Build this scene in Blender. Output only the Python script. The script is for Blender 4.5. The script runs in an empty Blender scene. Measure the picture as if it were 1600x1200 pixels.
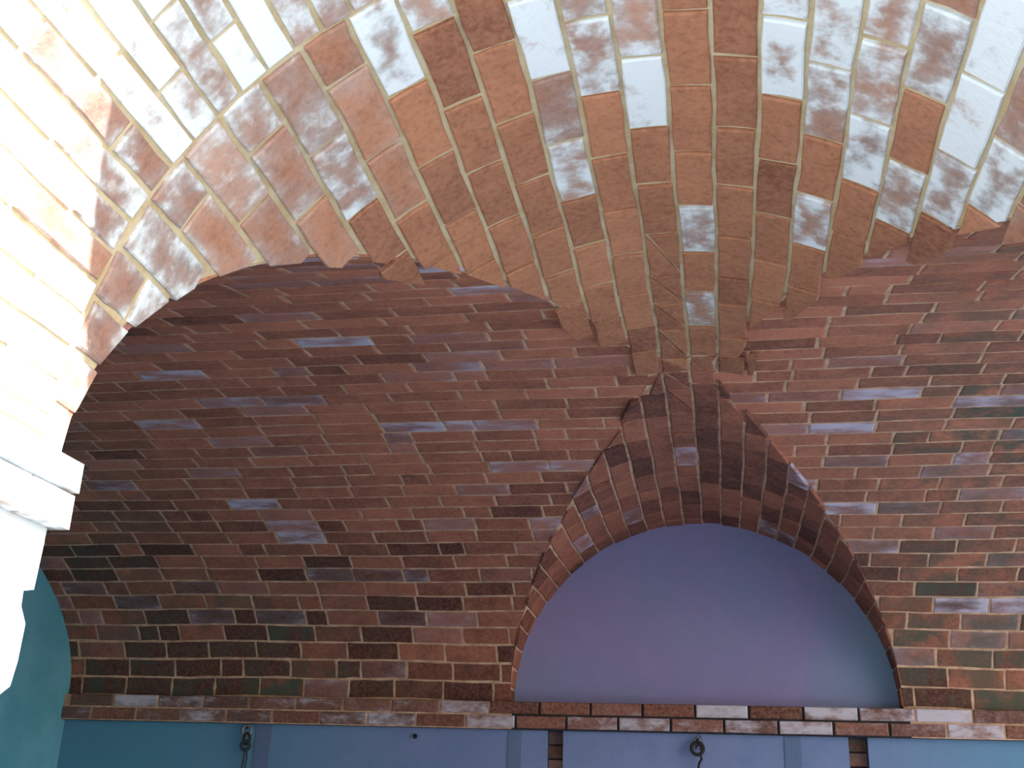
import bpy, math, random
from mathutils import Vector, Matrix
random.seed(7)
D = bpy.data
SC = bpy.context.scene
COL = SC.collection

# ------------------------------------------------------------------ camera
CAM_P = Vector((0.1158, -6.1017, -0.5661))
FW = Vector((-0.1752, 0.9176, 0.3566)).normalized()
RT = FW.cross(Vector((0, 0, 1))).normalized()
UPV = RT.cross(FW)
ROLL = 0.03606
R2 = RT * math.cos(ROLL) + UPV * math.sin(ROLL)
U2 = UPV * math.cos(ROLL) - RT * math.sin(ROLL)
FPX = 1768.04
cd = D.cameras.new('camera')
cam = D.objects.new('camera', cd)
COL.objects.link(cam)
cd.sensor_fit = 'HORIZONTAL'
cd.sensor_width = 36
cd.lens = FPX / 1600 * 36
cd.clip_start = 0.05
m = Matrix.Identity(4)
for i in range(3):
    m[i][0] = R2[i]; m[i][1] = U2[i]; m[i][2] = -FW[i]; m[i][3] = CAM_P[i]
cam.matrix_world = m
SC.camera = cam

# ------------------------------------------------------------------ sky, sun, exposure
SUN_DIR = Vector((1.0, -0.514, 0.70)).normalized()
w = D.worlds.new('sky')
SC.world = w
w.use_nodes = True
nt = w.node_tree
nt.nodes.clear()
sky = nt.nodes.new('ShaderNodeTexSky')
sky.sky_type = 'NISHITA'
sky.sun_disc = False
sky.sun_elevation = math.asin(SUN_DIR.z)
sky.sun_rotation = math.atan2(SUN_DIR.x, SUN_DIR.y)
sky.air_density = 1.0
sky.dust_density = 2.0
bg = nt.nodes.new('ShaderNodeBackground')
bg.inputs['Strength'].default_value = 1.0
wo = nt.nodes.new('ShaderNodeOutputWorld')
nt.links.new(sky.outputs[0], bg.inputs[0])
nt.links.new(bg.outputs[0], wo.inputs[0])

sd = D.lights.new('sun', 'SUN')
sd.energy = 46
sd.angle = math.radians(0.55)
sd.color = (1.0, 0.98, 0.96)
so = D.objects.new('sun', sd)
COL.objects.link(so)
so.rotation_euler = SUN_DIR.to_track_quat('Z', 'Y').to_euler()

SC.view_settings.view_transform = 'Standard'
SC.view_settings.look = 'None'
SC.view_settings.gamma = 1
SC.view_settings.use_curve_mapping = False
SC.view_settings.exposure = -1.15

# ------------------------------------------------------------------ the two vaults (metres, z = 0 at the springing)
A_A, A_H = 2.1984, 0.9824      # wide vault: half span along y, rise; axis runs left-right
B_H = 0.9856                   # cross vault: half span 1, rise; axis runs away from the camera
Y_RING, Y_OUT, Y_TYMP = -4.45, -5.0, 0.10
X_L, X_R = -3.55, 3.4
FLOOR_Z = -2.2

def zA(y):
    q = 1 - ((y + A_A) / A_A) ** 2
    return A_H * math.sqrt(q) if q > 0 else 0.0
def zB(x):
    q = 1 - x * x
    return B_H * math.sqrt(q) if q > 0 else 0.0

# arc length table of the wide vault
_N = 800
_tab = [(0.0, 0.0)]
_p = (0.0, 0.0)
for i in range(1, _N + 1):
    t = math.pi * i / _N
    q = (-A_A + A_A * math.cos(t), A_H * math.sin(t))
    _tab.append((_tab[-1][0] + math.hypot(q[0] - _p[0], q[1] - _p[1]), t))
    _p = q
A_LEN = _tab[-1][0]
def tA(s):
    s = max(0, min(A_LEN, s))
    lo, hi = 0, _N
    while hi - lo > 1:
        mid = (lo + hi) // 2
        if _tab[mid][0] > s: hi = mid
        else: lo = mid
    a, b = _tab[lo], _tab[hi]
    f = (s - a[0]) / max(1e-9, b[0] - a[0])
    return a[1] + f * (b[1] - a[1])
def sA(y):
    t = math.acos(max(-1, min(1, (y + A_A) / A_A)))
    i = min(_N - 1, int(t / math.pi * _N))
    a, b = _tab[i], _tab[i + 1]
    return a[0] + (t - a[1]) / (b[1] - a[1]) * (b[0] - a[0])

def surfA(u, v, off=0.0):          # u = x, v = arc length from the far springing
    t = tA(v)
    c, s = math.cos(t), math.sin(t)
    n = Vector((0, -c / A_A, -s / A_H)).normalized()
    return Vector((u, -A_A + A_A * c, A_H * s)) + n * off
def surfB(u, v, off=0.0):          # u = y, v = angle in degrees (90 = crown)
    a = math.radians(v)
    c, s = math.cos(a), math.sin(a)
    n = Vector((-c, 0, -s / B_H)).normalized()
    return Vector((c, u, B_H * s)) + n * off

def project(P):
    d = P - CAM_P
    w_ = d.dot(FW)
    if w_ <= 0.01: return None
    return (800 + FPX * d.dot(R2) / w_, 600 - FPX * d.dot(U2) / w_)

# ------------------------------------------------------------------ materials
def new_mat(name):
    mt = D.materials.new(name)
    mt.use_nodes = True
    n = mt.node_tree
    n.nodes.clear()
    out = n.nodes.new('ShaderNodeOutputMaterial')
    b = n.nodes.new('ShaderNodeBsdfPrincipled')
    b.inputs['Roughness'].default_value = 0.9
    b.inputs['Specular IOR Level'].default_value = 0.2
    n.links.new(b.outputs[0], out.inputs[0])
    geo = n.nodes.new('ShaderNodeNewGeometry')
    return mt, n, b, geo
def noise(n, geo, scale, detail=4, rough=0.6, vec=None):
    t = n.nodes.new('ShaderNodeTexNoise')
    t.inputs['Scale'].default_value = scale
    t.inputs['Detail'].default_value = detail
    t.inputs['Roughness'].default_value = rough
    n.links.new(vec if vec else geo.outputs['Position'], t.inputs['Vector'])
    return t.outputs['Fac']
def maprange(n, src, a, b, c=0.0, d=1.0):
    t = n.nodes.new('ShaderNodeMapRange')
    t.interpolation_type = 'SMOOTHSTEP'
    for k, v in zip(('From Min', 'From Max', 'To Min', 'To Max'), (a, b, c, d)):
        t.inputs[k].default_value = v
    n.links.new(src, t.inputs['Value'])
    return t.outputs['Result']
def math_(n, op, a, b=None):
    t = n.nodes.new('ShaderNodeMath')
    t.operation = op
    for i, q in enumerate((a, b)):
        if q is None: continue
        if isinstance(q, (int, float)): t.inputs[i].default_value = q
        else: n.links.new(q, t.inputs[i])
    return t.outputs[0]
def mix(n, fac, a, b, mode='MIX'):
    t = n.nodes.new('ShaderNodeMix')
    t.data_type = 'RGBA'
    t.blend_type = mode
    for idx, q in ((0, fac), (6, a), (7, b)):
        if isinstance(q, (int, float)): t.inputs[idx].default_value = q
        elif isinstance(q, tuple): t.inputs[idx].default_value = (*q, 1)
        else: n.links.new(q, t.inputs[idx])
    return t.outputs[2]
def bump(n, b, h, strength, dist=0.01):
    t = n.nodes.new('ShaderNodeBump')
    t.inputs['Strength'].default_value = strength
    t.inputs['Distance'].default_value = dist
    n.links.new(h, t.inputs['Height'])
    n.links.new(t.outputs[0], b.inputs['Normal'])

LIME = (0.76, 0.82, 0.86)
def brick_material(name, dark, light, lime=LIME, wk=0.62, fk=1.0, stretch=(1, 1, 1), haze=(0.50, 0.66, 0.72)):  # default haze: lime bloom with sky-lit cyan mixed into its colour
    mt, n, b, geo = new_mat(name)
    at = n.nodes.new('ShaderNodeAttribute')
    at.attribute_name = 'tone'
    sep = n.nodes.new('ShaderNodeSeparateColor')
    n.links.new(at.outputs['Color'], sep.inputs[0])
    tone, white, moss_cast = sep.outputs[0], sep.outputs[1], sep.outputs[2]
    big = noise(n, geo, 9, 5, 0.65)
    fine = noise(n, geo, 60, 5, 0.7)
    f = math_(n, 'ADD', tone, math_(n, 'MULTIPLY', math_(n, 'SUBTRACT', big, 0.5), 0.9))
    base = mix(n, f, dark, light)
    base = mix(n, maprange(n, fine, 0.35, 0.75, 0.0, 0.3 * fk), base, (0.62, 0.36, 0.24))
    base = mix(n, maprange(n, fine, 0.52, 0.25, 0.0, 0.45 * fk), base, tuple(c * 0.55 for c in dark))
    mo = math_(n, 'MULTIPLY', moss_cast, maprange(n, noise(n, geo, 6, 6, 0.7), 0.35, 0.6))
    base = mix(n, mo, base, (0.075, 0.092, 0.072))
    vm = n.nodes.new('ShaderNodeVectorMath'); vm.operation = 'MULTIPLY'
    n.links.new(geo.outputs['Position'], vm.inputs[0]); vm.inputs[1].default_value = stretch
    lm = noise(n, geo, 22, 7, 0.75, vm.outputs[0])
    blob = noise(n, geo, 11, 3, 0.55, vm.outputs[0])
    hz = math_(n, 'MULTIPLY', maprange(n, white, 0.0, 1.0, 0, 0.85), maprange(n, blob, 0.3, 0.62, 0.35, 1.0))
    base = mix(n, hz, base, haze)
    mixn = math_(n, 'ADD', math_(n, 'MULTIPLY', lm, 0.55), math_(n, 'MULTIPLY', blob, 0.45))
    wm = maprange(n, math_(n, 'ADD', mixn, math_(n, 'MULTIPLY', white, wk)), 0.72, 1.0)
    wm = math_(n, 'MULTIPLY', wm, maprange(n, white, 0.0, 0.3))
    base = mix(n, wm, base, lime)
    n.links.new(base, b.inputs['Base Color'])
    bump(n, b, math_(n, 'ADD', fine, math_(n, 'MULTIPLY', lm, 1.5)), 0.35, 0.006)
    return mt
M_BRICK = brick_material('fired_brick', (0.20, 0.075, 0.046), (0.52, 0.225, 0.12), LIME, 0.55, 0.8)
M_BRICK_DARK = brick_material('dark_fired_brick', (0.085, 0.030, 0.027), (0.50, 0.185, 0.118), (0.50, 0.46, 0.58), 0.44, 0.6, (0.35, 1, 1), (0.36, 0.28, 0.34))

M_BRICK_CORNICE = brick_material('cornice_brick', (0.10, 0.04, 0.034), (0.36, 0.14, 0.095), (0.52, 0.50, 0.60), 0.62, 1.0, (0.5, 1, 1), (0.24, 0.17, 0.19))

def mortar_material(name, c1, c2):
    mt, n, b, geo = new_mat(name)
    f = noise(n, geo, 14, 6, 0.7)
    base = mix(n, maprange(n, f, 0.3, 0.7), c1, c2)
    n.links.new(base, b.inputs['Base Color'])
    bump(n, b, noise(n, geo, 90, 4, 0.7), 0.5, 0.004)
    return mt
M_MORTAR = mortar_material('lime_mortar', (0.48, 0.36, 0.20), (0.60, 0.52, 0.36))
M_MORTAR_A = mortar_material('ochre_mortar', (0.38, 0.23, 0.16), (0.66, 0.45, 0.31))
M_MORTAR_DARK = mortar_material('dark_joint', (0.02, 0.018, 0.022), (0.05, 0.045, 0.05))

def plaster_material(name, c1, c2, c3, pit=True, edge=None):
    mt, n, b, geo = new_mat(name)
    f = noise(n, geo, 1.3, 5, 0.6)
    g = noise(n, geo, 7, 6, 0.65)
    base = mix(n, maprange(n, f, 0.35, 0.65), c1, c2)
    base = mix(n, maprange(n, g, 0.45, 0.75, 0, 0.55), base, c3)
    if edge:                        # teal lens cast put into the colour towards the ends of the wall
        sp = n.nodes.new('ShaderNodeSeparateXYZ')
        n.links.new(geo.outputs['Position'], sp.inputs[0])
        ax = math_(n, 'ABSOLUTE', math_(n, 'ADD', sp.outputs[0], edge[3]))
        ax = math_(n, 'ADD', ax, math_(n, 'MULTIPLY', f, 0.9))
        base = mix(n, maprange(n, ax, edge[1], edge[2], 0, .95), base, edge[0])
    if pit:
        base = mix(n, maprange(n, noise(n, geo, 55, 3, 0.7), 0.66, 0.78, 0, 0.45), base, tuple(c * 0.45 for c in c1))
    n.links.new(base, b.inputs['Base Color'])
    bump(n, b, math_(n, 'ADD', noise(n, geo, 45, 6, 0.7), g), 0.35, 0.008)
    return mt
M_PLASTER = plaster_material('blue_grey_plaster', (0.155, 0.22, 0.42), (0.19, 0.245, 0.46), (0.13, 0.20, 0.38), True, ((0.085, 0.27, 0.41), 1.2, 3.2, 0.45))
M_TYMP = plaster_material('mauve_grey_plaster', (0.26, 0.24, 0.46), (0.23, 0.26, 0.46), (0.30, 0.26, 0.49), True, ((0.20, 0.33, 0.46), 1.1, 1.9, 0.25))
M_TEAL = plaster_material('teal_plaster', (0.08, 0.30, 0.42), (0.12, 0.36, 0.50), (0.06, 0.28, 0.38))
M_WHITE = plaster_material('pale_lime_plaster', (0.72, 0.75, 0.76), (0.80, 0.82, 0.82), (0.66, 0.72, 0.72))
M_CEMENT = plaster_material('damp_cement', (0.11, 0.17, 0.30), (0.13, 0.19, 0.33), (0.10, 0.16, 0.28))
M_GROUND = plaster_material('pale_concrete', (0.34, 0.38, 0.40), (0.40, 0.44, 0.46), (0.30, 0.33, 0.35))
M_EARTH = plaster_material('dark_earth', (0.07, 0.065, 0.07), (0.10, 0.09, 0.09), (0.06, 0.06, 0.065))
mt, n_, b_, g_ = new_mat('rusted_iron')
n_.links.new(mix(n_, noise(n_, g_, 80), (0.012, 0.016, 0.02), (0.06, 0.05, 0.045)), b_.inputs['Base Color'])
b_.inputs['Metallic'].default_value = 0.6; b_.inputs['Roughness'].default_value = 0.65
M_IRON = mt
mt, n_, b_, g_ = new_mat('grey_wire')
n_.links.new(mix(n_, noise(n_, g_, 60), (0.16, 0.20, 0.22), (0.28, 0.30, 0.30)), b_.inputs['Base Color'])
b_.inputs['Metallic'].default_value = 0.5; b_.inputs['Roughness'].default_value = 0.6
M_WIRE = mt
mt, n_, b_, g_ = new_mat('dark_cord')
n_.links.new(mix(n_, noise(n_, g_, 120), (0.015, 0.03, 0.04), (0.05, 0.07, 0.08)), b_.inputs['Base Color'])
M_CORD = mt

# ------------------------------------------------------------------ mesh helpers
class MB:
    def __init__(s): s.v = []; s.f = []; s.t = []
    def add(s, vs, fs, tone=(0.5, 0, 0)):
        k = len(s.v)
        s.v += [tuple(p) for p in vs]
        s.f += [tuple(i + k for i in f) for f in fs]
        s.t += tone if isinstance(tone, list) else [tone] * len(vs)
    def quad(s, a, b, c, d): s.add([a, b, c, d], [(0, 1, 2, 3)])
    def box(s, x0, x1, y0, y1, z0, z1, tone=(0.5, 0, 0)):
        vs = [(x, y, z) for z in (z0, z1) for y in (y0, y1) for x in (x0, x1)]
        s.add(vs, [(0, 2, 3, 1), (4, 5, 7, 6), (0, 1, 5, 4), (2, 6, 7, 3), (0, 4, 6, 2), (1, 3, 7, 5)], tone)
    def build(s, name, mat, parent=None, smooth=False):
        me = D.meshes.new(name)
        me.from_pydata(s.v, [], s.f)
        at = me.attributes.new('tone', 'FLOAT_COLOR', 'POINT')
        flat = []
        for t in s.t: flat += [t[0], t[1], t[2], 1.0]
        at.data.foreach_set('color', flat)
        me.materials.append(mat)
        if smooth: me.shade_smooth()
        o = D.objects.new(name, me)
        COL.objects.link(o)
        if parent: o.parent = parent
        return o
def structure(o, label=None):
    o['kind'] = 'structure'
    if label:
        o['label'] = label
    return o

def clip(poly, g):                 # keep the part of a fine polygon where g > 0
    out = []
    n = len(poly)
    for i in range(n):
        a, b = poly[i], poly[(i + 1) % n]
        ga, gb = g(*a), g(*b)
        if ga > 0: out.append(a)
        if (ga > 0) != (gb > 0):
            lo, hi = (a, b) if ga > 0 else (b, a)
            for _ in range(9):
                mid = ((lo[0] + hi[0]) / 2, (lo[1] + hi[1]) / 2)
                if g(*mid) > 0: lo = mid
                else: hi = mid
            out.append(lo)
    return out
def area(poly, su=1.0, sv=1.0):
    return abs(sum(a[0] * b[1] - b[0] * a[1] for a, b in zip(poly, poly[1:] + poly[:1]))) * 0.5 * su * sv
def rect(u0, u1, v0, v1, nu, nv):
    p = [(u0 + (u1 - u0) * i / nu, v0) for i in range(nu)]
    p += [(u1, v0 + (v1 - v0) * i / nv) for i in range(nv)]
    p += [(u1 - (u1 - u0) * i / nu, v1) for i in range(nu)]
    p += [(u0, v1 - (v1 - v0) * i / nv) for i in range(nv)]
    return p

def brick_prism(poly, surf, off, su, sv, tone, jit=0.0025, depth=0.016, ch=0.0035):
    cu = sum(p[0] for p in poly) / len(poly); cv = sum(p[1] for p in poly) / len(poly)
    q = [(p[0] + random.uniform(-jit, jit) / su, p[1] + random.uniform(-jit, jit) / sv) for p in poly]
    ins = []
    for p in q:
        du, dv = (cu - p[0]) * su, (cv - p[1]) * sv
        L = math.hypot(du, dv) or 1
        kk = min(0.0055, L * 0.25)
        ins.append((p[0] + du / L * kk / su, p[1] + dv / L * kk / sv))
    n = len(q)
    tl = random.uniform(-ch, ch) * .6; tm = random.uniform(-ch, ch) * .35
    wu = max(abs(p[0] - cu) for p in q) or 1; wv = max(abs(p[1] - cv) for p in q) or 1
    tilt = lambda p: tl * (p[0] - cu) / wu + tm * (p[1] - cv) / wv
    vs = [surf(p[0], p[1], off + tilt(p)) for p in ins]
    vs += [surf(p[0], p[1], off - ch + tilt(p)) for p in q]
    vs += [surf(p[0], p[1], off - depth) for p in q]
    vs.append(surf(cu, cv, off + ch * .25))
    fs = []
    for i in range(n):
        j = (i + 1) % n
        fs.append((i, j, 3 * n))
        fs.append((i, i + n, j + n, j)); fs.append((i + n, i + 2 * n, j + 2 * n, j + n))
    # efflorescence gathers along the edges of a brick: the wash varies over its face
    w_ = tone[1]
    ring = [max(0, w_ * random.uniform(.6, 1.3) + (.12 if w_ > .12 else 0)) for _ in range(n)]
    tones = [(tone[0], q_, tone[2]) for q_ in ring] * 3 + [(tone[0], w_ * random.uniform(.45, 1.0), tone[2])]
    return vs, fs, tones

def screen_area(vs, n, eye_test=True):
    ps = [project(v) for v in vs[:n]]
    if any(p is None for p in ps): return 0
    cx = sum(p[0] for p in ps) / n; cy = sum(p[1] for p in ps) / n
    if not (-20 < cx < 1620 and -20 < cy < 1220): return 0
    return abs(sum(a[0] * b[1] - b[0] * a[1] for a, b in zip(ps, ps[1:] + ps[:1]))) * 0.5

def emit(items, parent, mat, limit=300, flip=False, stuff_name='brick_infill'):
    """items: (vs, fs, tone).  The largest in view are objects; the rest one part."""
    ranked = []
    for it in items:
        n = len(it[0]) // 3
        a = screen_area(it[0], n)
        # faces turned away from the camera count for nothing
        v0, v1, v2 = it[0][0], it[0][n // 3], it[0][2 * n // 3]
        nn = (v1 - v0).cross(v2 - v0)
        c = sum(it[0][:n], Vector()) / n
        if flip: nn = -nn
        if nn.dot(CAM_P - c) <= 0: a *= 0.01
        ranked.append((a, it))
    ranked.sort(key=lambda r: -r[0])
    for k, (a, it) in enumerate(ranked[:limit]):
        b = MB(); b.add(*it); b.build('brick', mat, parent)
    rest = MB()
    for a, it in ranked[limit:]: rest.add(*it)
    if rest.v:
        o = rest.build(stuff_name, mat, parent)
        o['kind'] = 'stuff'

# orientation: outward winding does not matter for closed-looking prisms, normals recomputed below
# ------------------------------------------------------------------ inside tests along the groins
def gA(tol):
    def g(u, v):
        P = surfA(u, v)
        if abs(P.x) >= 1: return 1.0
        return P.z - zB(P.x) + tol
    return g
def gB(tol):
    def g(u, v):
        P = surfB(u, v)
        if P.y > 0 or P.y < -2 * A_A: return 1.0
        return P.z - zA(P.y) + tol
    return g

def shell(name, surf, us, vs_, g, mat, off=-0.0):
    b = MB()
    for i in range(len(us) - 1):
        for j in range(len(vs_) - 1):
            u0, u1, v0, v1 = us[i], us[i + 1], vs_[j], vs_[j + 1]
            cs = [g(u, v) for u in (u0, u1, (u0 + u1) / 2) for v in (v0, v1, (v0 + v1) / 2)]
            if max(cs) <= 0: continue
            if min(cs) > 0: poly = [(u0, v0), (u1, v0), (u1, v1), (u0, v1)]
            else: poly = clip(rect(u0, u1, v0, v1, 3, 3), g)
            if len(poly) < 3: continue
            b.add([surf(p[0], p[1], off) for p in poly], [tuple(range(len(poly)))])
    return b.build(name, mat)
def lin(a, b, n): return [a + (b - a) * i / n for i in range(n + 1)]

# ------------------------------------------------------------------ vault data read off the place
WHITE_B = [(-3.92, 90.6, 1), (-4.18, 102.9, 1), (-4.03, 98.1, .6), (-4.35, 120.0, .75), (-3.68, 102.3, .55), (-4.13, 130.8, .5), (-3.78, 60.7, .75), (-3.48, 66.8, .6), (-4.19, 73.5, .85), (-4.59, 135.9, 1), (-4.51, 132.7, .95), (-4.64, 138.3, .6), (-4.53, 146.2, .85), (-4.78, 143.1, 1), (-4.54, 153.8, .55), (-4.35, 138.0, .5), (-3.96, 59.5, .5), (-3.32, 83.5, .5), (-2.65, 83.5, .4), (-4.02, 68.3, .45), (-4.21, 68.4, .65), (-4.1, 55.5, .55), (-4.3, 51.8, .9), (-4.12, 47.7, .85), (-3.93, 44.9, .7), (-3.91, 50.8, .55), (-3.66, 56.5, .5), (-4.23, 59.8, .6), (-4.37, 133.4, .35), (-4.13, 90.0, .45), (-3.97, 103.1, .35), (-4.21, 96.4, .5), (-4.37, 114.8, .55), (-1.16, 62.3, .7), (-1.14, 91.3, .5), (-0.76, 119.1, .5), (-0.36, 109.3, .5), (-1.22, 117.7, .4), (-0.15, 70.0, .6), (0.03, 59.2, .5), (-0.18, 126.9, .6), (-1.83, 75.6, .3)]
WHITE_A = [(.77, -1.925, .9), (1.2, -1.805, .75), (.63, -1.595, .9), (.35, -1.622, .5), (-1.24, -2.68, .8), (-1.92, -2.36, .75), (-2.31, -1.834, .6), (-1.13, -1.727, .8), (-.87, -1.744, .55), (-2.22, -.993, .8), (-2.01, -.82, .7), (-1.9, -.754, .8), (-.89, -3.678, .7), (-.58, -3.425, .8), (-.54, -3.119, .6), (-1.69, -2.034, .55), (-2.76, -.208, .4), (1.29, -.285, .85), (1.47, -.285, .7), (.77, -.95, .8), (1.17, -1.34, .45), (-2.8, -1.209, .6), (-1.5, -.473, .4), (-.62, -1.268, .5), (-.68, -.85, .5), (.79, -.635, .45), (.53, -1.143, .5), (1.18, -.966, .4), (-2.96, -.311, .3), (-1.28, -.834, .4), (-.93, -2.347, .5)]
WHITE_AS = [(x, sA(y), w_) for x, y, w_ in WHITE_A]
def white_at(lst, u0, u1, v0, v1):
    r = 0
    for a, b, w_ in lst:
        if u0 <= a < u1 and v0 <= b < v1: r = max(r, w_)
    return r

# ------------------------------------------------------------------ floor, ground
b = MB(); b.quad((X_L - .3, Y_OUT, FLOOR_Z), (X_R + .3, Y_OUT, FLOOR_Z), (X_R + .3, .3, FLOOR_Z), (X_L - .3, .3, FLOOR_Z))
structure(b.build('floor', M_EARTH), 'dark earthen floor under the brick vault')
b = MB(); b.quad((-30, -40, FLOOR_Z), (30, -40, FLOOR_Z), (30, Y_OUT, FLOOR_Z), (-30, Y_OUT, FLOOR_Z))
b.quad((X_R + .3, Y_OUT, FLOOR_Z), (30, Y_OUT, FLOOR_Z), (30, 10, FLOOR_Z), (X_R + .3, 10, FLOOR_Z))
o = structure(b.build('floor', M_GROUND), 'pale sunlit paving outside the arch')

# ------------------------------------------------------------------ webs of the groin vault: mortar shells
DEG = 180 / math.pi
g0 = gA(0.004)
webs = {}
webs['L'] = structure(shell('ceiling', surfA, lin(X_L - .02, 0, 46), lin(0, A_LEN, 60), g0, M_MORTAR_A), 'left web of the groin vault, level brick courses above the left wall')
webs['R'] = structure(shell('ceiling', surfA, lin(0, X_R, 44), lin(0, A_LEN, 60), g0, M_MORTAR_A), 'right web of the groin vault, level brick courses right of the arched recess')
g1 = gB(0.004)
webs['N'] = structure(shell('ceiling', surfB, lin(Y_RING, -2.2, 36), lin(0, 180, 60), g1, M_MORTAR), 'near web of the groin vault, large bricks fanning out overhead')
webs['F'] = structure(shell('ceiling', surfB, lin(-2.2, Y_TYMP + .02, 34), lin(0, 180, 60), g1, M_MORTAR_A), 'far web of the groin vault, narrow brick strip arching over the blue recess')
webs['O'] = structure(shell('ceiling', surfB, lin(Y_OUT, Y_RING, 6), lin(0, 180, 48), lambda u, v: 1.0, M_MORTAR), 'outer brick arch ring, limewashed, its left end painted whiter for the sun')

# ------------------------------------------------------------------ bricks of the left and right webs
PITCH, BL, J = 0.1025, 0.265, 0.012
def courses_A(x_from, x_to, key, sgn):
    items = []
    nC = int(A_LEN / PITCH)
    for k in range(nC):
        v0 = k * PITCH + J / 2
        v1 = v0 + PITCH - J
        ph = (k % 2) * BL / 2 + random.uniform(-.05, .05)
        x = x_from - random.random() * .1 - ph if False else math.floor(x_from / BL) * BL - BL + ph
        while x < x_to:
            L = BL * random.choice((1, 1, 1, 1, 1, .5, 1.06)) + random.uniform(-.012, .012)
            u0, u1 = max(x + J / 2, x_from), min(x + L - J / 2, x_to)
            x += L
            if u1 - u0 < .03: continue
            tol = random.uniform(-.004, .004)
            poly = rect(u0, u1, v0 + random.uniform(-.0015, .0015), v1 + random.uniform(-.0015, .0015), 3, 2)
            poly = [(p[0], p[1] + .0045 * math.sin(p[0] * 2.3 + k * .22) + .0025 * math.sin(p[0] * 7.1 + k * .35)) for p in poly]
            g = gA(tol)
            if abs(u0) < 1.02 or abs(u1) < 1.02:
                if min(g(*p) for p in poly) <= 0: poly = clip(poly, g)
            if len(poly) < 3 or area(poly) < .0012: continue
            cu = (u0 + u1) / 2
            s = (v0 + v1) / 2
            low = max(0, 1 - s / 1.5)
            far = abs(cu + .2)
            white = white_at(WHITE_AS, u0 - .01, u1 + .01, v0 - .006, v1 + .006)
            if white == 0 and random.random() < .12: white = random.uniform(.15, .4)
            moss_cast = max(0, min(1, (far - 1.0) / 1.0)) * max(0, 1 - s / 1.3) * random.uniform(.05, 1.15)
            if cu > .35: moss_cast = max(moss_cast, min(1, (cu - .35) / .8) * random.uniform(.35, 1.0))  # grey-green lens cast painted over the right end, beyond the moss
            if cu < -2.4: moss_cast = max(moss_cast, min(1, (-2.4 - cu) / .7) * random.uniform(.2, .7))  # the same cast painted in at the far left
            r = random.random()
            tone = .25 + .5 * r
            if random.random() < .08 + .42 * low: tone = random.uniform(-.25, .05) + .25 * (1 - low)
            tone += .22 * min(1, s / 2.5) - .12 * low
            items.append(brick_prism(poly, surfA, .0032 + random.uniform(-.0007, .0012), 1, 1, (tone, white, moss_cast), ch=.0018))
    return items
SPLIT = 0.0
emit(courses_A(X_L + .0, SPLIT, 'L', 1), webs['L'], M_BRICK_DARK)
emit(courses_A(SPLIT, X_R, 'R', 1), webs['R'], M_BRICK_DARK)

# ------------------------------------------------------------------ bricks of the near and far webs
RAD = 1 / DEG
def lime_B(y, th):
    side = max(0, (abs(th - 90) - 22) / 35)
    near = max(0, min(1, (-3.35 - y) / 1.0))
    if th > 90: side *= .8
    return min(.42, .62 * side * near)
def courses_B(y_from, y_to):
    items = []
    for k in range(-9, 22):
        v0, v1 = 53 + 5.85 * k, 53 + 5.85 * (k + 1)
        hv = J / 2 * DEG * 0.95
        a, c = max(v0, 0) + hv, min(v1, 180) - hv
        if c - a < 1.2: continue
        y = -4.06 - 3 * BL - (0 if k % 2 == 0 else .13) + random.uniform(-.012, .012)
        while y < y_to:
            L = BL + random.uniform(-.006, .006)
            if y > -3.2 and random.random() < .18: L = BL * random.uniform(.6, .85)
            ya, yb = y, y + L
            y += L
            # bricks start at the ring joint
            u0, u1 = max(ya, y_from) + J / 2, min(yb, y_to) - J / 2
            if u1 - u0 < .03: continue
            tol = random.choice((.002, .006, .015, .03, .05)) if u0 < -2.3 else random.uniform(.0, .012)
            poly = rect(u0, u1, a, c, 3, 2)
            polys = [poly]
            if k == 6 and -3.32 < u0 < -1.95:      # cut bricks: a slanting joint across each
                def side(sg):
                    def h(u, v):
                        t = (u - u0) / (u1 - u0); r_ = (v - a) / (c - a)
                        return sg * (t - (1 - r_) * 1.0 + .05) - .045
                    return h
                polys = [clip(rect(u0, u1, a, c, 4, 4), side(1)), clip(rect(u0, u1, a, c, 4, 4), side(-1))]
            wob = lambda p: (p[0], p[1] + .28 * math.sin(p[0] * 2.6 + k * .3) * max(0, min(1, (abs(p[1] - 90) - 3) / 20)) + .10 * math.sin(p[0] * 9 + k * .4))
            g = gB(tol)
            polys = [[wob(p) for p in q_] for q_ in polys]
            for poly in polys:
                if len(poly) < 3: continue
                if min(g(*p) for p in poly) <= 0: poly = clip(poly, g)
                if len(poly) < 3 or area(poly, 1, RAD) < .0035: continue
                cy, ct = (u0 + u1) / 2, (a + c) / 2
                white = white_at(WHITE_B, u0 - .01, u1 + .01, a - .5, c + .5)
                white = max(white, lime_B(cy, ct) * random.uniform(.6, 1.15))
                tone = random.uniform(.35, .85)
                if random.random() < .15: tone = random.uniform(.2, .35)
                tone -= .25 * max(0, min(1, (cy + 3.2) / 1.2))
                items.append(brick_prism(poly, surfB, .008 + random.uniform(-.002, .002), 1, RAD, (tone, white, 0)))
    return items
emit(courses_B(Y_RING, -2.2), webs['N'], M_BRICK)
emit(courses_B(-2.2, Y_TYMP + .015), webs['F'], M_BRICK_DARK)

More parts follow.
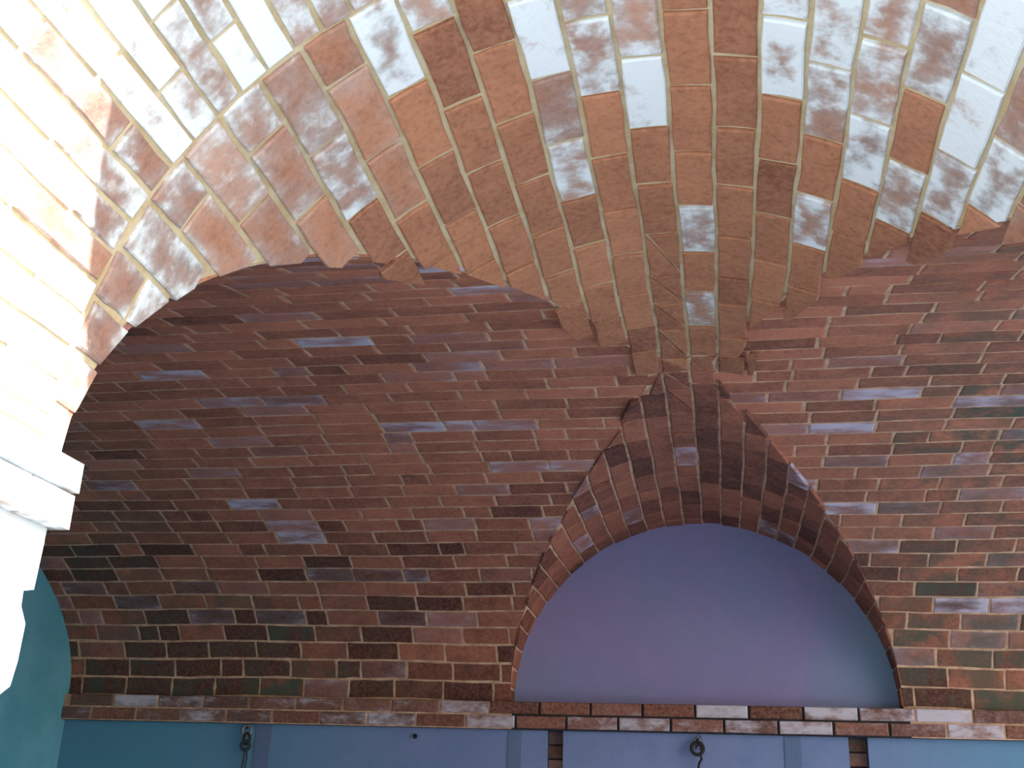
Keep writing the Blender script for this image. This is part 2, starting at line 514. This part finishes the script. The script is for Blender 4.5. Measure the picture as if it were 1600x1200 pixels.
# outer ring: bricks on edge, two deep
items = []
RP = 3.70
k = 0
v = 136.9 - 36 * RP
while v < 180:
    a, c = max(v, 0.2) + .27, min(v + RP, 179.8) - .27
    cuts = [Y_OUT, -4.72, Y_RING] if k % 2 == 0 else [Y_OUT, -4.87, -4.60, Y_RING]
    v += RP; k += 1
    if c - a < 1: continue
    for ya, yb in zip(cuts, cuts[1:]):
        u0, u1 = ya + J / 2, yb - J / 2
        cy_ = (u0 + u1) / 2
        outer = cy_ < -4.74 or (a > 150 and cy_ < -4.62) or a > 163      # sun glare painted as extra white over the lime, outer rim and foot
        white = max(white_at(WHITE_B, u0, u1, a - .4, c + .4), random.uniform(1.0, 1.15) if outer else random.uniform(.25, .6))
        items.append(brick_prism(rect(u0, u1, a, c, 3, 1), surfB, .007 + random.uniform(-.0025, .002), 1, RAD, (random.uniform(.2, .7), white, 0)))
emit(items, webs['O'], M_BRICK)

# ------------------------------------------------------------------ walls
SLOTS = [(-.796, -.711), (.721, .814)]
WY = 0.0
def wall_quad(b, x0, x1, z0, z1, y=WY): b.quad((x0, y, z0), (x1, y, z0), (x1, y, z1), (x0, y, z1))
b = MB()
xs = [X_L, SLOTS[0][0], SLOTS[0][1], SLOTS[1][0], SLOTS[1][1], X_R]
ZT = -.142
for i in range(0, 5, 2): wall_quad(b, xs[i], xs[i + 1], FLOOR_Z, ZT)
for x0, x1 in SLOTS:
    wall_quad(b, x0, x1, FLOOR_Z, ZT, .07)
    b.quad((x0, 0, ZT), (x1, 0, ZT), (x1, .07, ZT), (x0, .07, ZT))
    b.quad((x0, 0, FLOOR_Z), (x0, .07, FLOOR_Z), (x0, .07, ZT), (x0, 0, ZT))
    b.quad((x1, 0, FLOOR_Z), (x1, .07, FLOOR_Z), (x1, .07, ZT), (x1, 0, ZT))
wall_back = structure(b.build('wall_back', M_PLASTER), 'blue-grey plastered wall under the brick cornice')
c = MB()
for x0, x1 in SLOTS: c.box(x0 + .001, x1 - .001, .055, .0695, FLOOR_Z, ZT - .002)
c.build('mortar_bed', M_MORTAR_DARK, wall_back)
for si, (x0, x1) in enumerate(SLOTS):      # bare bricks in the two chases
    for k in range(20):
        z1 = ZT - .004 - k * .07
        c = MB(); c.box(x0 + .004, x1 - .004, .045, .069, z1 - .06, z1, (random.uniform(-.1, .6), random.choice((0, 0, .3)), random.uniform(.3, 1)))
        c.build('brick', M_BRICK_DARK, wall_back)
for x0, x1 in ((-2.40, -2.31), (-1.0, -.93), (.41, .49)):   # flat cement strips pressed into the plaster
    c = MB(); c.box(x0, x1, -.004, .01, FLOOR_Z, ZT - .005)
    c.build('cement_strip', M_CEMENT, wall_back)

# tympanum of the arched recess
b = MB()
pts = [(math.cos(t), Y_TYMP, B_H * math.sin(t)) for t in lin(0, math.pi, 48)]
b.add([(0, Y_TYMP, 0)] + pts, [(0, i, i + 1) for i in range(1, 49)])
b.quad((-1, 0, 0), (1, 0, 0), (1, Y_TYMP, 0), (-1, Y_TYMP, 0))
structure(b.build('wall_back', M_TYMP), 'smooth mauve-blue plaster filling the half-round recess')

# left end wall of the wide vault
b = MB()
prof = [surfA(X_L, s) for s in lin(0, A_LEN, 60)]
vs = [(X_L, 0, FLOOR_Z)] + [tuple(p) for p in prof] + [(X_L, -2 * A_A, FLOOR_Z)]
b.add(vs, [tuple(range(len(vs)))])
structure(b.build('wall_left', M_TEAL), 'teal plaster end wall left of the brick courses')

# near wall: piers each side of the arch, with chipped inner corner on the left
def pier(sx, chip, name, label):
    b = MB()
    xe = X_L if sx < 0 else X_R
    yi = -2 * A_A
    zs = [0, -.142, -.243, -.250, -.275, -.30, -.36, -.40, -.415, -.55, -.60, -.9, -1.4, FLOOR_Z]
    dy = [0, 0, -.006, -.034, -.032, -.012, -.014, -.022, -.045, -.040, -.02, -.02, -.015, -.01] if chip else [0] * 14
    for i in range(len(zs) - 1):
        z0, z1 = zs[i + 1], zs[i]
        y0, y1 = yi + dy[i + 1], yi + dy[i]
        x = sx * 1.0; xo = sx * 1.035
        b.quad((x, Y_OUT, z0), (x, y0, z0), (x, y1, z1), (x, Y_OUT, z1))
        b.quad((x, y0, z0), (xo, yi, z0), (xo, yi, z1), (x, y1, z1))
        b.quad((xo, yi, z0), (xe, yi, z0), (xe, yi, z1), (xo, yi, z1))
    return structure(b.build(name, M_WHITE), label)
pL = pier(-1, True, 'wall_front', 'sunlit pale pier at the left edge with a chipped corner')
pR = pier(1, False, 'wall_front', 'pale pier right of the arch opening')
# facade with the arch opening (blocks the sun except through the arch)
b = MB()
N = 40
arc = [(math.cos(t), B_H * math.sin(t)) for t in lin(0, math.pi, N)]
top = [(x * 2.0 if abs(x) < .5 else math.copysign(1, x), 1.6) for x, z in arc]
for i in range(N):
    (x0, z0), (x1, z1) = arc[i], arc[i + 1]
    (a0, c0), (a1, c1) = top[i], top[i + 1]
    b.quad((x0, Y_OUT, z0), (x1, Y_OUT, z1), (a1, Y_OUT, c1), (a0, Y_OUT, c0))
b.quad((-4, Y_OUT, FLOOR_Z), (-1, Y_OUT, FLOOR_Z), (-1, Y_OUT, 1.6), (-4, Y_OUT, 1.6))
b.quad((1, Y_OUT, FLOOR_Z), (4, Y_OUT, FLOOR_Z), (4, Y_OUT, 1.6), (1, Y_OUT, 1.6))
structure(b.build('wall_front', M_WHITE), 'outer face of the near wall around the arch opening')

# ------------------------------------------------------------------ cornices: two courses of brick
def cornice_brick(x0, x1, y0, y1, z0, z1, tone):
    b = MB()
    e = .004
    j = lambda q: q + random.uniform(-.0015, .0015)
    # front face at y0 (towards -y), chamfered
    vs = [(j(x0 + e), y0, j(z0 + e)), (j(x1 - e), y0, j(z0 + e)), (j(x1 - e), y0, j(z1 - e)), (j(x0 + e), y0, j(z1 - e)),
          (x0, y0 + e, z0), (x1, y0 + e, z0), (x1, y0 + e, z1), (x0, y0 + e, z1),
          (x0, y1, z0), (x1, y1, z0), (x1, y1, z1), (x0, y1, z1)]
    fs = [(0, 1, 2, 3)]
    for i in range(4):
        k = (i + 1) % 4
        fs += [(i, i + 4, k + 4, k), (i + 4, i + 8, k + 8, k + 4)]
    b.add(vs, fs, tone)
    return b
b = MB(); b.box(X_L, X_R, -.034, .02, -.142, -.002)
corn = structure(b.build('trim_1', M_MORTAR_DARK), 'two-course brick cornice along the back wall')
b = MB()
for x0, x1 in ((X_L, -.98), (1.02, X_R)):
    b.box(x0, x1, -.040, 0, -.141, -.004)
b.build('mortar_bed', M_MORTAR_A, corn)
WT = {-0.98: 0}
for row in range(2):
    z1 = -.003 - row * .071
    z0 = z1 - .061 if True else 0
    x = -.565 - 14 * .268 if row == 0 else -.69 - 12 * .268
    while x < X_R:
        L = .268
        u0, u1 = max(x + .006, X_L), min(x + L - .006, X_R)
        x += L
        if u1 - u0 < .04: continue
        cx = (u0 + u1) / 2
        px = 1102 + 307 * cx
        white = random.choice((0, .2, .35, .45))
        for q, r_, w_ in ((1130, 0, .75), (1300, 0, .65), (1390, 0, .5), (735, 0, .6), (640, 1, .5), (740, 1, .6), (1240, 1, .65), (1160, 1, .55), (1010, 1, .55), (930, 1, .45), (1480, 0, .7), (1500, 1, .65), (160, 0, .6), (240, 0, .5), (270, 1, .5), (340, 1, .4)):
            if r_ == row and abs(px - q) < 40: white = w_
        moss_cast = .5 * max(0, min(1, (abs(cx) - 1.2))) * random.random()
        cornice_brick(u0, u1, -.048 + random.uniform(-.002, .003), 0, z0, z1, (random.uniform(-.1, .5), white, moss_cast)).build('brick', M_BRICK_CORNICE, corn)

# cornice round the near left pier (inner face y = -4.4 and arch side x = -1)
def near_cornice(sx, name, label, clipx):
    b = MB()
    yi = -2 * A_A
    b.box(min(sx * .985, clipx), max(sx * .985, clipx), Y_OUT, yi + .010, -.136, -.024)
    c = structure(b.build(name, M_MORTAR), label)
    for row in range(2):
        z1 = (-.021, -.079)[row]; z0 = (-.073, -.138)[row]
        pr = .032
        yy = yi + .019 - (0.005 if row else 0)
        # side face, bricks run along y
        y = yy
        first = True
        while y > Y_OUT:
            L = (.13 if (row and first) else .265)
            y0 = max(y - L + .008, Y_OUT)
            q = MB()
            xa, xb = sx * (1 - pr + random.uniform(-.004, .003)), sx * 1.1
            q.box(min(xa, xb), max(xa, xb), y0, y, z0, z1, (random.uniform(.3, .7), random.uniform(.55, .75), .5) if row else (random.uniform(.3, .7), random.uniform(.6, .95), 0))  # lower course: teal underside shade put in as green, sun glare as white
            q.build('brick', M_BRICK, c)
            y -= L; first = False
        x = 1.108
        while x < abs(clipx):
            L = .265
            q = MB()
            xa, xb = sx * x, sx * min(x + L - .008, abs(clipx))
            q.box(min(xa, xb), max(xa, xb), yi, yy, z0, z1, (random.uniform(.2, .7), random.uniform(0, .4), 0))
            q.build('brick', M_BRICK_DARK, c)
            x += L
    return c
near_cornice(-1, 'trim_2', 'sunlit brick cornice on the near left pier', X_L)
near_cornice(1, 'trim_3', 'brick cornice on the near right pier', X_R)

# ------------------------------------------------------------------ iron fixings under the cornice
def tube(path, r, seg=8, closed=False):
    b = MB()
    n = len(path)
    rings = []
    path = [Vector(p) for p in path]
    for i, p in enumerate(path):
        if closed: t = path[(i + 1) % n] - path[i - 1]
        else: t = path[min(i + 1, n - 1)] - path[max(i - 1, 0)]
        t.normalize()
        a = t.cross(Vector((0, 1, 0)))
        if a.length < .1: a = t.cross(Vector((1, 0, 0)))
        a.normalize(); c = t.cross(a)
        rings.append([p + (a * math.cos(2 * math.pi * k / seg) + c * math.sin(2 * math.pi * k / seg)) * r for k in range(seg)])
    vs = [v for rg in rings for v in rg]
    fs = []
    for i in range(n if closed else n - 1):
        j = (i + 1) % n
        for k in range(seg):
            l = (k + 1) % seg
            fs.append((i * seg + k, i * seg + l, j * seg + l, j * seg + k))
    if not closed: fs += [tuple(range(seg)), tuple(range((n - 1) * seg, n * seg))]
    b.add(vs, fs)
    return b
def empty(name, loc, label, cat):
    o = D.objects.new(name, None); COL.objects.link(o)
    o.empty_display_size = .05
    o.location = loc; o['label'] = label; o['category'] = cat
    return o
def ring_pts(cx, cy, cz, rx, rz, n=20, a0=0, a1=2 * math.pi, closed=True):
    m_ = n if closed else n + 1
    return [(cx + rx * math.cos(a0 + (a1 - a0) * i / n), cy, cz + rz * math.sin(a0 + (a1 - a0) * i / n)) for i in range(m_)]

h = empty('ring_hook', (0, 0, 0), 'dark iron ring hook with wire loop, on blue wall below the middle of the recess', 'hook')
X0, Y0 = -.02, -.03
tube([(X0, .01, -.165), (X0, -.012, -.168), (X0, Y0, -.175)], .006).build('eye_bolt', M_IRON, h, True)
tube([(X0 + .005, Y0, -.150), (X0 - .022, Y0, -.180), (X0 - .028, Y0, -.205), (X0 + .03, Y0, -.205), (X0 + .026, Y0, -.176), (X0 + .005, Y0, -.150)], .0028).build('wire_loop', M_WIRE, h, True)
tube(ring_pts(X0 - .002, Y0 - .004, -.215, .030, .030), .0085, closed=True).build('ring', M_IRON, h, True)
tube(ring_pts(X0 + .004, Y0 - .010, -.212, .012, .013, 12, -1.2, 3.6, False), .005).build('hook_tip', M_IRON, h, True)
tube([(X0 + .012, Y0, -.245), (X0 + .018, Y0, -.265), (X0 + .006, Y0, -.285), (X0 - .002, Y0, -.32), (X0 + .004, Y0, -.36)], .006).build('shank', M_IRON, h, True)

h = empty('chain_hook', (0, 0, 0), 'dark hook with a knotted cord hanging down, on the blue wall at the lower left', 'hook')
X0 = -2.445
tube([(X0, .01, -.155), (X0, -.015, -.158), (X0, -.03, -.165)], .007).build('eye_bolt', M_IRON, h, True)
tube(ring_pts(X0 + .002, -.03, -.180, .026, .026), .008, closed=True).build('eye', M_WIRE, h, True)
tube(ring_pts(X0 + .010, -.034, -.222, .017, .028, 16), .0075, closed=True).build('link', M_IRON, h, True)
tube(ring_pts(X0 + .006, -.032, -.258, .024, .022, 16), .010, closed=True).build('knot', M_CORD, h, True)
tube([(X0 + .014, -.03, -.272), (X0 + .020, -.03, -.32), (X0 + .014, -.03, -.38), (X0 + .016, -.03, -.46), (X0 + .012, -.03, -.55)], .0045).build('cord', M_CORD, h, True)
tube([(X0 + .004, -.03, -.272), (X0 + .002, -.03, -.33), (X0 - .006, -.03, -.40), (X0 - .004, -.03, -.48), (X0 - .01, -.03, -.55)], .0045).build('cord', M_CORD, h, True)

h = empty('wall_nail', (0, 0, 0), 'tiny dark nail in the blue wall below the cornice, left of the recess', 'nail')
tube([(-1.50, .01, -.185), (-1.50, -.015, -.187)], .007).build('shank', M_IRON, h, True)
tube([(-1.50, -.014, -.187), (-1.50, -.018, -.187)], .013, 10).build('head', M_IRON, h, True)
